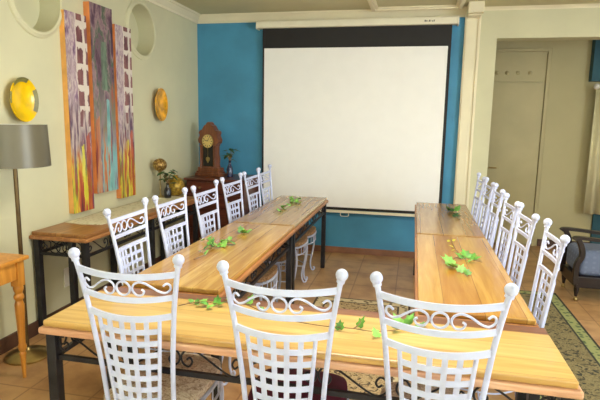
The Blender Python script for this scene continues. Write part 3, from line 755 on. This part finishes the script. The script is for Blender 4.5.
# glass wall plates
def plate(label, y, z, r, mat, patches, sy=1.0):
    t = thing('wall_plate', label, 'plate', (XL+0.004, y, z), 0, 'glass plates on the left wall')
    t.scale = (1, sy, 1)
    bm = nb()
    lathe(bm, [(0.03, 0.0), (0.05, 0.004), (r*0.55, 0.012), (r*0.80, 0.032), (r*0.97, 0.05), (r, 0.054), (r*0.985, 0.060), (r*0.78, 0.044), (r*0.5, 0.024), (0.01, 0.018)], (0, 0, 0), 48, 'x')
    mesh_obj('bowl', bm, mat, t, True)
    for a0, a1 in patches:
        bm = nb(); n = 12; A = []; B = []; C = []
        for i in range(n+1):
            a = math.radians(a0+(a1-a0)*i/n)
            for L, rr, h in ((A, r*1.006, 0.056), (B, r*0.985, 0.0635), (C, r*0.80, 0.0485)):
                L.append(bm.verts.new((h, rr*math.cos(a), rr*math.sin(a))))
        for i in range(n):
            bm.faces.new((A[i], A[i+1], B[i+1], B[i])); bm.faces.new((B[i], B[i+1], C[i+1], C[i]))
        mesh_obj('rim_patch', bm, M['grey_rim'], t, True)
    return t
plate('yellow glass plate with grey-green rim patches above the floor lamp', 2.965, 1.665, 0.147, M['yellow'], [(70, 135), (-35, 32), (160, 190)], 0.86)
plate('amber glass plate on the left wall right of the paintings', 4.865, 1.695, 0.168, M['amber'], [], 0.78)

# ------------------------------------------------------------------ lace runner and ornaments on the console table
def lace_mat():
    m = NT('cream_lace', 0.9); v = m.n('ShaderNodeTexVoronoi'); v.inputs['Scale'].default_value = 30
    m.l(m.coord(), v.inputs['Vector']); m.base(m.ramp(v.outputs['Distance'], [(0.15, (184, 174, 134)), (0.4, (216, 210, 180))])); m.bump(v.outputs['Distance'], 0.5, 0.002); return m.m
bm = nb()
ox0, ox1, oy0, oy1 = -2.562, -2.262, 3.33, 4.78
poly = []
for i in range(31): poly.append((ox1+0.010*abs(math.sin(i*PI/3)), oy0+(oy1-oy0)*i/30))
poly += [(-2.41, oy1+0.06)]
for i in range(31): poly.append((ox0-0.006*abs(math.sin(i*PI/3)), oy1-(oy1-oy0)*i/30))
poly += [(-2.41, oy0-0.02)]
prism(bm, poly, 0.7605, 0.7645); tag(mesh_obj('lace_runner', bm, lace_mat()), 'long cream lace runner lying on the console table', 'table runner')
M['runner_edge'] = plain('dark_beaded_trim', (92, 80, 58), 0.7, var=0.3, scale=60)

t = thing('candle_stand', 'tall brass candle stand with bronze mosaic ball on the console table', 'candle stand', (-2.50, 4.72, 0.7645))
bm = nb(); lathe(bm, [(0.045, 0), (0.045, 0.006), (0.02, 0.014), (0.010, 0.03), (0.007, 0.06), (0.010, 0.075), (0.006, 0.09), (0.006, 0.22), (0.012, 0.232), (0.018, 0.262), (0.03, 0.275)], seg=20); mesh_obj('stem', bm, M['brass'], t, True)
bm = nb(); ball(bm, (0, 0, 0.328), 0.072, 24, 0.92); mesh_obj('globe', bm, M['bronze'], t, True)
t = thing('round_vase', 'round gold mottled vase on the console table by the chest', 'vase', (-2.40, 4.856, 0.7601))
bm = nb(); prof = [(0.03, 0.0)]+[(max(0.02, 0.098*math.sin(PI*(0.1+0.8*i/14))), 0.098-0.103*math.cos(PI*(0.1+0.8*i/14))) for i in range(15)]+[(0.026, 0.205), (0.034, 0.215), (0.026, 0.218), (0.02, 0.20)]
lathe(bm, prof, seg=28); mesh_obj('body', bm, M['gold'], t, True)
def bottle_plant(label, plabel, loc, mat, h, leaves, lm, seed, group=None):
    rr = random.Random(seed)
    t = thing('bottle_vase', label, 'vase', loc, 0, group)
    bm = nb(); lathe(bm, [(0.030, 0), (0.036, 0.006), (0.038, h*0.45), (0.030, h*0.62), (0.016, h*0.75), (0.015, h*0.95), (0.019, h), (0.012, h)], seg=20); mesh_obj('bottle', bm, mat, t, True)
    pl = thing('leafy_cutting', plabel, 'plant', (loc[0], loc[1], loc[2]+h*0.98), 0, group)
    bm = nb(); bl = nb()
    for k in range(leaves):
        a = rr.uniform(0, 2*PI); rad = rr.uniform(0.02, 0.085); hh = rr.uniform(0.0, 0.13)
        p = Vector((rad*math.cos(a), rad*math.sin(a), hh))
        tube(bm, smoothpath([(0, 0, -0.02), (p.x*0.35, p.y*0.35, hh*0.6), tuple(p)], 3), 0.0022, 5)
        s = rr.uniform(0.06, 0.095); R = Matrix.Rotation(a, 3, 'Z') @ Matrix.Rotation(rr.uniform(-0.6, 0.9), 3, 'Y')
        outl = [(-0.5, 0), (-0.25, 0.26), (0.15, 0.30), (0.6, 0), (0.15, -0.30), (-0.25, -0.26)]
        c0 = bl.verts.new(p+R @ Vector((0, 0, 0.06*s)))
        vs = [bl.verts.new(p+R @ Vector((x*s, y*s, -0.12*s*abs(x)))) for x, y in outl]
        for i in range(6): bl.faces.new((c0, vs[i], vs[(i+1) % 6]))
    mesh_obj('stem', bm, M['stem'], pl, True)
    o = mesh_obj('foliage', bl, lm, pl); q = o.modifiers.new('t', 'SOLIDIFY'); q.thickness = 0.001
    return t
bottle_plant('dark navy bottle with leafy cutting on the console table', 'dark green leafy cutting in the navy bottle on the console table', (-2.405, 4.69, 0.7645), M['navy_glass'], 0.15, 16, M['leaf_dark'], 3)
bottle_plant('cobalt blue bottle with leafy cutting on the chest beside the clock', 'dark green leafy cutting in the blue bottle beside the clock', (-2.06, 5.55, 0.90), M['blue_glass'], 0.19, 13, M['leaf_dark'], 11)

# ------------------------------------------------------------------ chest of drawers in the corner
t = thing('chest_of_drawers', 'red-brown wooden chest of drawers in the corner under the clock', 'chest', (-2.13, 5.58, 0))
x0, x1, y0, y1 = -0.36, 0.325, -0.27, 0.29
bm = nb(); box(bm, x0, x1, y0, y1, 0.08, 0.875); box(bm, x0-0.005, x1+0.005, y0-0.01, y1, 0.0, 0.08); mesh_obj('carcass', bm, M['mahogany'], t, bevel=0.004)
bm = nb(); box(bm, x0-0.02, x1+0.02, y0-0.03, y1+0.01, 0.875, 0.90); mesh_obj('top', bm, M['mahogany'], t, bevel=0.006)
for z0, z1 in ((0.10, 0.33), (0.345, 0.56), (0.575, 0.72), (0.735, 0.86)):
    bm = nb(); box(bm, x0+0.02, x1-0.02, y0-0.015, y0, z0, z1); d = mesh_obj('drawer', bm, M['mahogany'], t, bevel=0.005)
    for x in (x0+0.17, x1-0.17):
        bm = nb(); ball(bm, (x, y0-0.027, (z0+z1)/2), 0.014); mesh_obj('knob', bm, M['brass'], d, True)

# gingerbread clock
t = thing('mantel_clock', 'carved brown wooden mantel clock with round dial on the chest', 'clock', (-2.315, 5.60, 0.90), -0.22)
bm = nb(); box(bm, -0.175, 0.175, -0.075, 0.075, 0, 0.035); box(bm, -0.160, 0.160, -0.068, 0.068, 0.035, 0.055); box(bm, -0.145, 0.145, -0.06, 0.06, 0.055, 0.10); mesh_obj('base', bm, M['clock_wood'], t, bevel=0.006)
half = [(0.115, 0.10), (0.105, 0.14), (0.112, 0.20), (0.100, 0.26), (0.102, 0.34), (0.112, 0.37), (0.135, 0.385), (0.142, 0.42), (0.128, 0.45), (0.118, 0.475), (0.132, 0.50), (0.120, 0.525), (0.088, 0.535), (0.070, 0.560), (0.055, 0.585), (0.035, 0.592), (0.020, 0.615), (0.0, 0.628)]
poly = half+[(-x, z) for x, z in half[-2::-1]]
bm = nb(); prism(bm, poly, -0.05, 0.04, 'xz'); mesh_obj('case', bm, M['clock_wood'], t, bevel=0.004)
for s in (-1, 1):
    bm = nb(); lathe(bm, [(0.014, 0.10), (0.014, 0.13), (0.008, 0.14), (0.012, 0.20), (0.008, 0.33), (0.014, 0.34), (0.014, 0.36)], (s*0.098, -0.055, 0), 12); mesh_obj('side_column', bm, M['clock_wood'], t, True)
bm = nb(); prism(bm, [(-0.068, 0.115), (0.068, 0.115), (0.068, 0.36), (-0.068, 0.36)], -0.054, -0.050, 'xz'); mesh_obj('glass_door', bm, M['dark_glass'], t)
def disc(bm, x, z, r, y0, y1, seg=28):
    prism(bm, [(x+r*math.cos(2*PI*k/seg), z+r*math.sin(2*PI*k/seg)) for k in range(seg)], y0, y1, 'xz')
bm = nb(); disc(bm, 0, 0.405, 0.078, -0.060, -0.05); mesh_obj('bezel', bm, M['brass'], t)
bm = nb(); disc(bm, 0, 0.405, 0.070, -0.062, -0.058); dial = mesh_obj('dial', bm, M['ivory'], t)
bm = nb()
for k in range(12):
    a = k*PI/6; c, s = math.cos(a), math.sin(a)
    q = [(c*0.050-s*0.004, 0.405+s*0.050+c*0.004), (c*0.064-s*0.004, 0.405+s*0.064+c*0.004), (c*0.064+s*0.004, 0.405+s*0.064-c*0.004), (c*0.050+s*0.004, 0.405+s*0.050-c*0.004)]
    prism(bm, q, -0.0635, -0.062, 'xz')
mesh_obj('numerals', bm, M['black_plastic'], dial)
bm = nb(); prism(bm, [(-0.003, 0.405), (0.003, 0.405), (0.026, 0.438), (0.022, 0.441)], -0.0655, -0.0638, 'xz'); prism(bm, [(0.0, 0.402), (0.0, 0.409), (-0.048, 0.424), (-0.049, 0.420)], -0.0655, -0.0638, 'xz'); mesh_obj('hands', bm, M['black_plastic'], dial)
bm = nb(); box(bm, -0.002, 0.002, -0.057, -0.054, 0.215, 0.33); disc(bm, 0, 0.20, 0.026, -0.060, -0.054); prism(bm, [(-0.02, 0.185), (0.02, 0.185), (0, 0.150)], -0.058, -0.054, 'xz'); mesh_obj('pendulum', bm, M['brass'], t)

# ------------------------------------------------------------------ floor lamp
t = thing('floor_lamp', 'brass floor lamp with taupe drum shade at the left wall', 'floor lamp', (-2.405, 2.69, 0))
bm = nb(); lathe(bm, [(0.135, 0), (0.137, 0.012), (0.125, 0.022), (0.095, 0.028), (0.085, 0.036), (0.03, 0.045), (0.016, 0.06), (0.012, 0.07)], seg=40); mesh_obj('base', bm, M['brass'], t, True)
bm = nb(); lathe(bm, [(0.013, 0.06), (0.013, 1.44), (0.018, 1.442), (0.018, 1.452), (0.004, 1.455)], seg=16); mesh_obj('pole', bm, M['pole'], t, True)
zb, zt, r0, r1 = 1.252, 1.508, 0.205, 0.195
bm = nb(); seg = 48
for (ra, rb, off) in ((r0, r1, 0), (r0-0.003, r1-0.003, 0)):
    A = [bm.verts.new((ra*math.cos(2*PI*k/seg), ra*math.sin(2*PI*k/seg), zb)) for k in range(seg)]
    B = [bm.verts.new((rb*math.cos(2*PI*k/seg), rb*math.sin(2*PI*k/seg), zt)) for k in range(seg)]
    for k in range(seg): bm.faces.new((A[k], A[(k+1) % seg], B[(k+1) % seg], B[k])).material_index = 0 if ra == r0 else 1
    if ra == r0: A0, B0 = A, B
for k in range(seg):
    bm.faces.new((A0[k], A[k], A[(k+1) % seg], A0[(k+1) % seg])); bm.faces.new((B0[k], B0[(k+1) % seg], B[(k+1) % seg], B[k]))
sh = mesh_obj('lamp_shade', bm, [M['shade'], M['shade_in']], t, True)
sh.location = (-0.0, 0.0, 0)
bm = nb()
for a in (0, 2*PI/3, 4*PI/3): tube(bm, [(0, 0, 1.44), (0.193*math.cos(a), 0.193*math.sin(a), 1.47)], 0.003, 6)
mesh_obj('shade_spider', bm, M['brass'], t)

# ------------------------------------------------------------------ pine side table at the left edge
t = thing('side_table', 'varnished pine side table with turned legs at the left edge', 'side table', (-2.41, 2.13, 0))
hx_, hy_ = 0.14, 0.37
bm = nb(); box(bm, -hx_-0.0, hx_+0.092, -hy_, hy_, 0.728, 0.752); mesh_obj('tabletop', bm, M['pine'], t, bevel=0.006)
bm = nb(); box(bm, -hx_+0.03, hx_+0.060, -hy_+0.03, hy_-0.03, 0.618, 0.728); mesh_obj('apron', bm, M['pine'], t, bevel=0.003)
bm = nb(); box(bm, hx_+0.060, hx_+0.068, -0.16, 0.16, 0.634, 0.714); d = mesh_obj('drawer', bm, M['pine'], t, bevel=0.003)
bm = nb(); ball(bm, (hx_+0.085, 0.12, 0.674), 0.016); ball(bm, (hx_+0.085, -0.12, 0.674), 0.016); mesh_obj('knob', bm, M['pine'], d, True)
prof = [(0.010, 0), (0.011, 0.02), (0.017, 0.14), (0.020, 0.155), (0.014, 0.165), (0.022, 0.18), (0.024, 0.20), (0.019, 0.22), (0.021, 0.30), (0.026, 0.42), (0.027, 0.46), (0.020, 0.485), (0.028, 0.50), (0.028, 0.515), (0.020, 0.53), (0.027, 0.55), (0.029, 0.565), (0.024, 0.58)]
for x in (-hx_+0.05, hx_+0.045):
    for y in (-hy_+0.05, hy_-0.05):
        bm = nb(); lathe(bm, prof, (x, y, 0), 18); box(bm, x-0.026, x+0.026, y-0.026, y+0.026, 0.575, 0.728); mesh_obj('leg', bm, M['pine'], t, True)

# ------------------------------------------------------------------ armchair at the right
def blue_cloth():
    m = NT('blue_patterned_upholstery', 0.85)
    w = m.n('ShaderNodeTexVoronoi'); w.inputs['Scale'].default_value = 22; w.distance = 'MANHATTAN'; w.inputs['Randomness'].default_value = 0.0
    m.l(m.coord((1, 1, 1), (0, 0, 0), (0, 0, 0.78)), w.inputs['Vector'])
    m.base(m.ramp(w.outputs['Distance'], [(0.12, (140, 152, 172)), (0.22, (112, 122, 142)), (0.6, (100, 110, 132))])); return m.m
t = thing('armchair', 'dark wooden armchair with blue patterned seat at the right edge', 'armchair', (1.475, 5.02, 0), 0.0)
dw = M['dark_wood']; AW = 0.20
for s in (-1, 1):
    bm = nb(); P = smoothpath([(-0.055, s*AW, 0.562), (-0.03, s*AW, 0.580), (0.10, s*AW, 0.575), (0.30, s*AW, 0.560), (0.52, s*AW, 0.585), (0.60, s*AW, 0.60)], 5)
    strip(bm, P, 0.055, 0.028, (0, 1, 0)); mesh_obj('armrest', bm, dw, t, bevel=0.006)
    bm = nb(); P = smoothpath([(-0.02, s*AW, 0.57), (0.015, s*AW, 0.50), (0.025, s*AW, 0.42), (-0.01, s*AW, 0.33), (-0.01, s*AW, 0.16)], 5)
    strip(bm, P, 0.045, 0.045, (0, 1, 0)); mesh_obj('arm_post', bm, dw, t, bevel=0.005)
bm = nb(); box(bm, -0.015, 0.60, -AW-0.02, AW+0.02, 0.13, 0.235); mesh_obj('seat_rail', bm, dw, t, bevel=0.008)
bm = nb(); 
for i, (g, z) in enumerate(((0.0, 0.31), (0.0, 0.40), (0.012, 0.425), (0.04, 0.445), (0.12, 0.455))):
    pass
box(bm, 0.0, 0.60, -AW+0.0, AW-0.0, 0.23, 0.465)
o = mesh_obj('seat', bm, blue_cloth(), t, True, bevel=0.035); o.modifiers['bevel'].segments = 6; o.modifiers['bevel'].width = 0.06
bm = nb(); vs = box(bm, 0.56, 0.64, -AW+0.0, AW-0.0, 0.30, 0.98)
for v in vs:
    if v.co.z > 0.5: v.co.x += 0.16
mesh_obj('backrest', bm, [*[x for x in [blue_cloth()]]], t, True, bevel=0.03)
bm = nb(); vs = box(bm, 0.63, 0.66, -AW-0.02, AW+0.02, 0.20, 1.02)
for v in vs:
    if v.co.z > 0.5: v.co.x += 0.17
mesh_obj('back_frame', bm, dw, t, bevel=0.006)
for x in (0.0, 0.60):
    for s in (-1, 1):
        bm = nb(); lathe(bm, [(0.012, 0.045), (0.016, 0.07), (0.022, 0.10), (0.024, 0.135)], (x+0.01, s*(AW-0.005), 0), 14); l_ = mesh_obj('leg', bm, dw, t, True)
        bm = nb(); lathe(bm, [(0.012, 0.035), (0.018, 0.03), (0.020, 0.02), (0.018, 0.008), (0.006, 0.0)], (x+0.01, s*(AW-0.005), 0), 14); tube(bm, [(x+0.01, s*(AW-0.005), 0.03), (x+0.01, s*(AW-0.005), 0.05)], 0.01, 8); mesh_obj('caster', bm, M['brass'], l_, True)
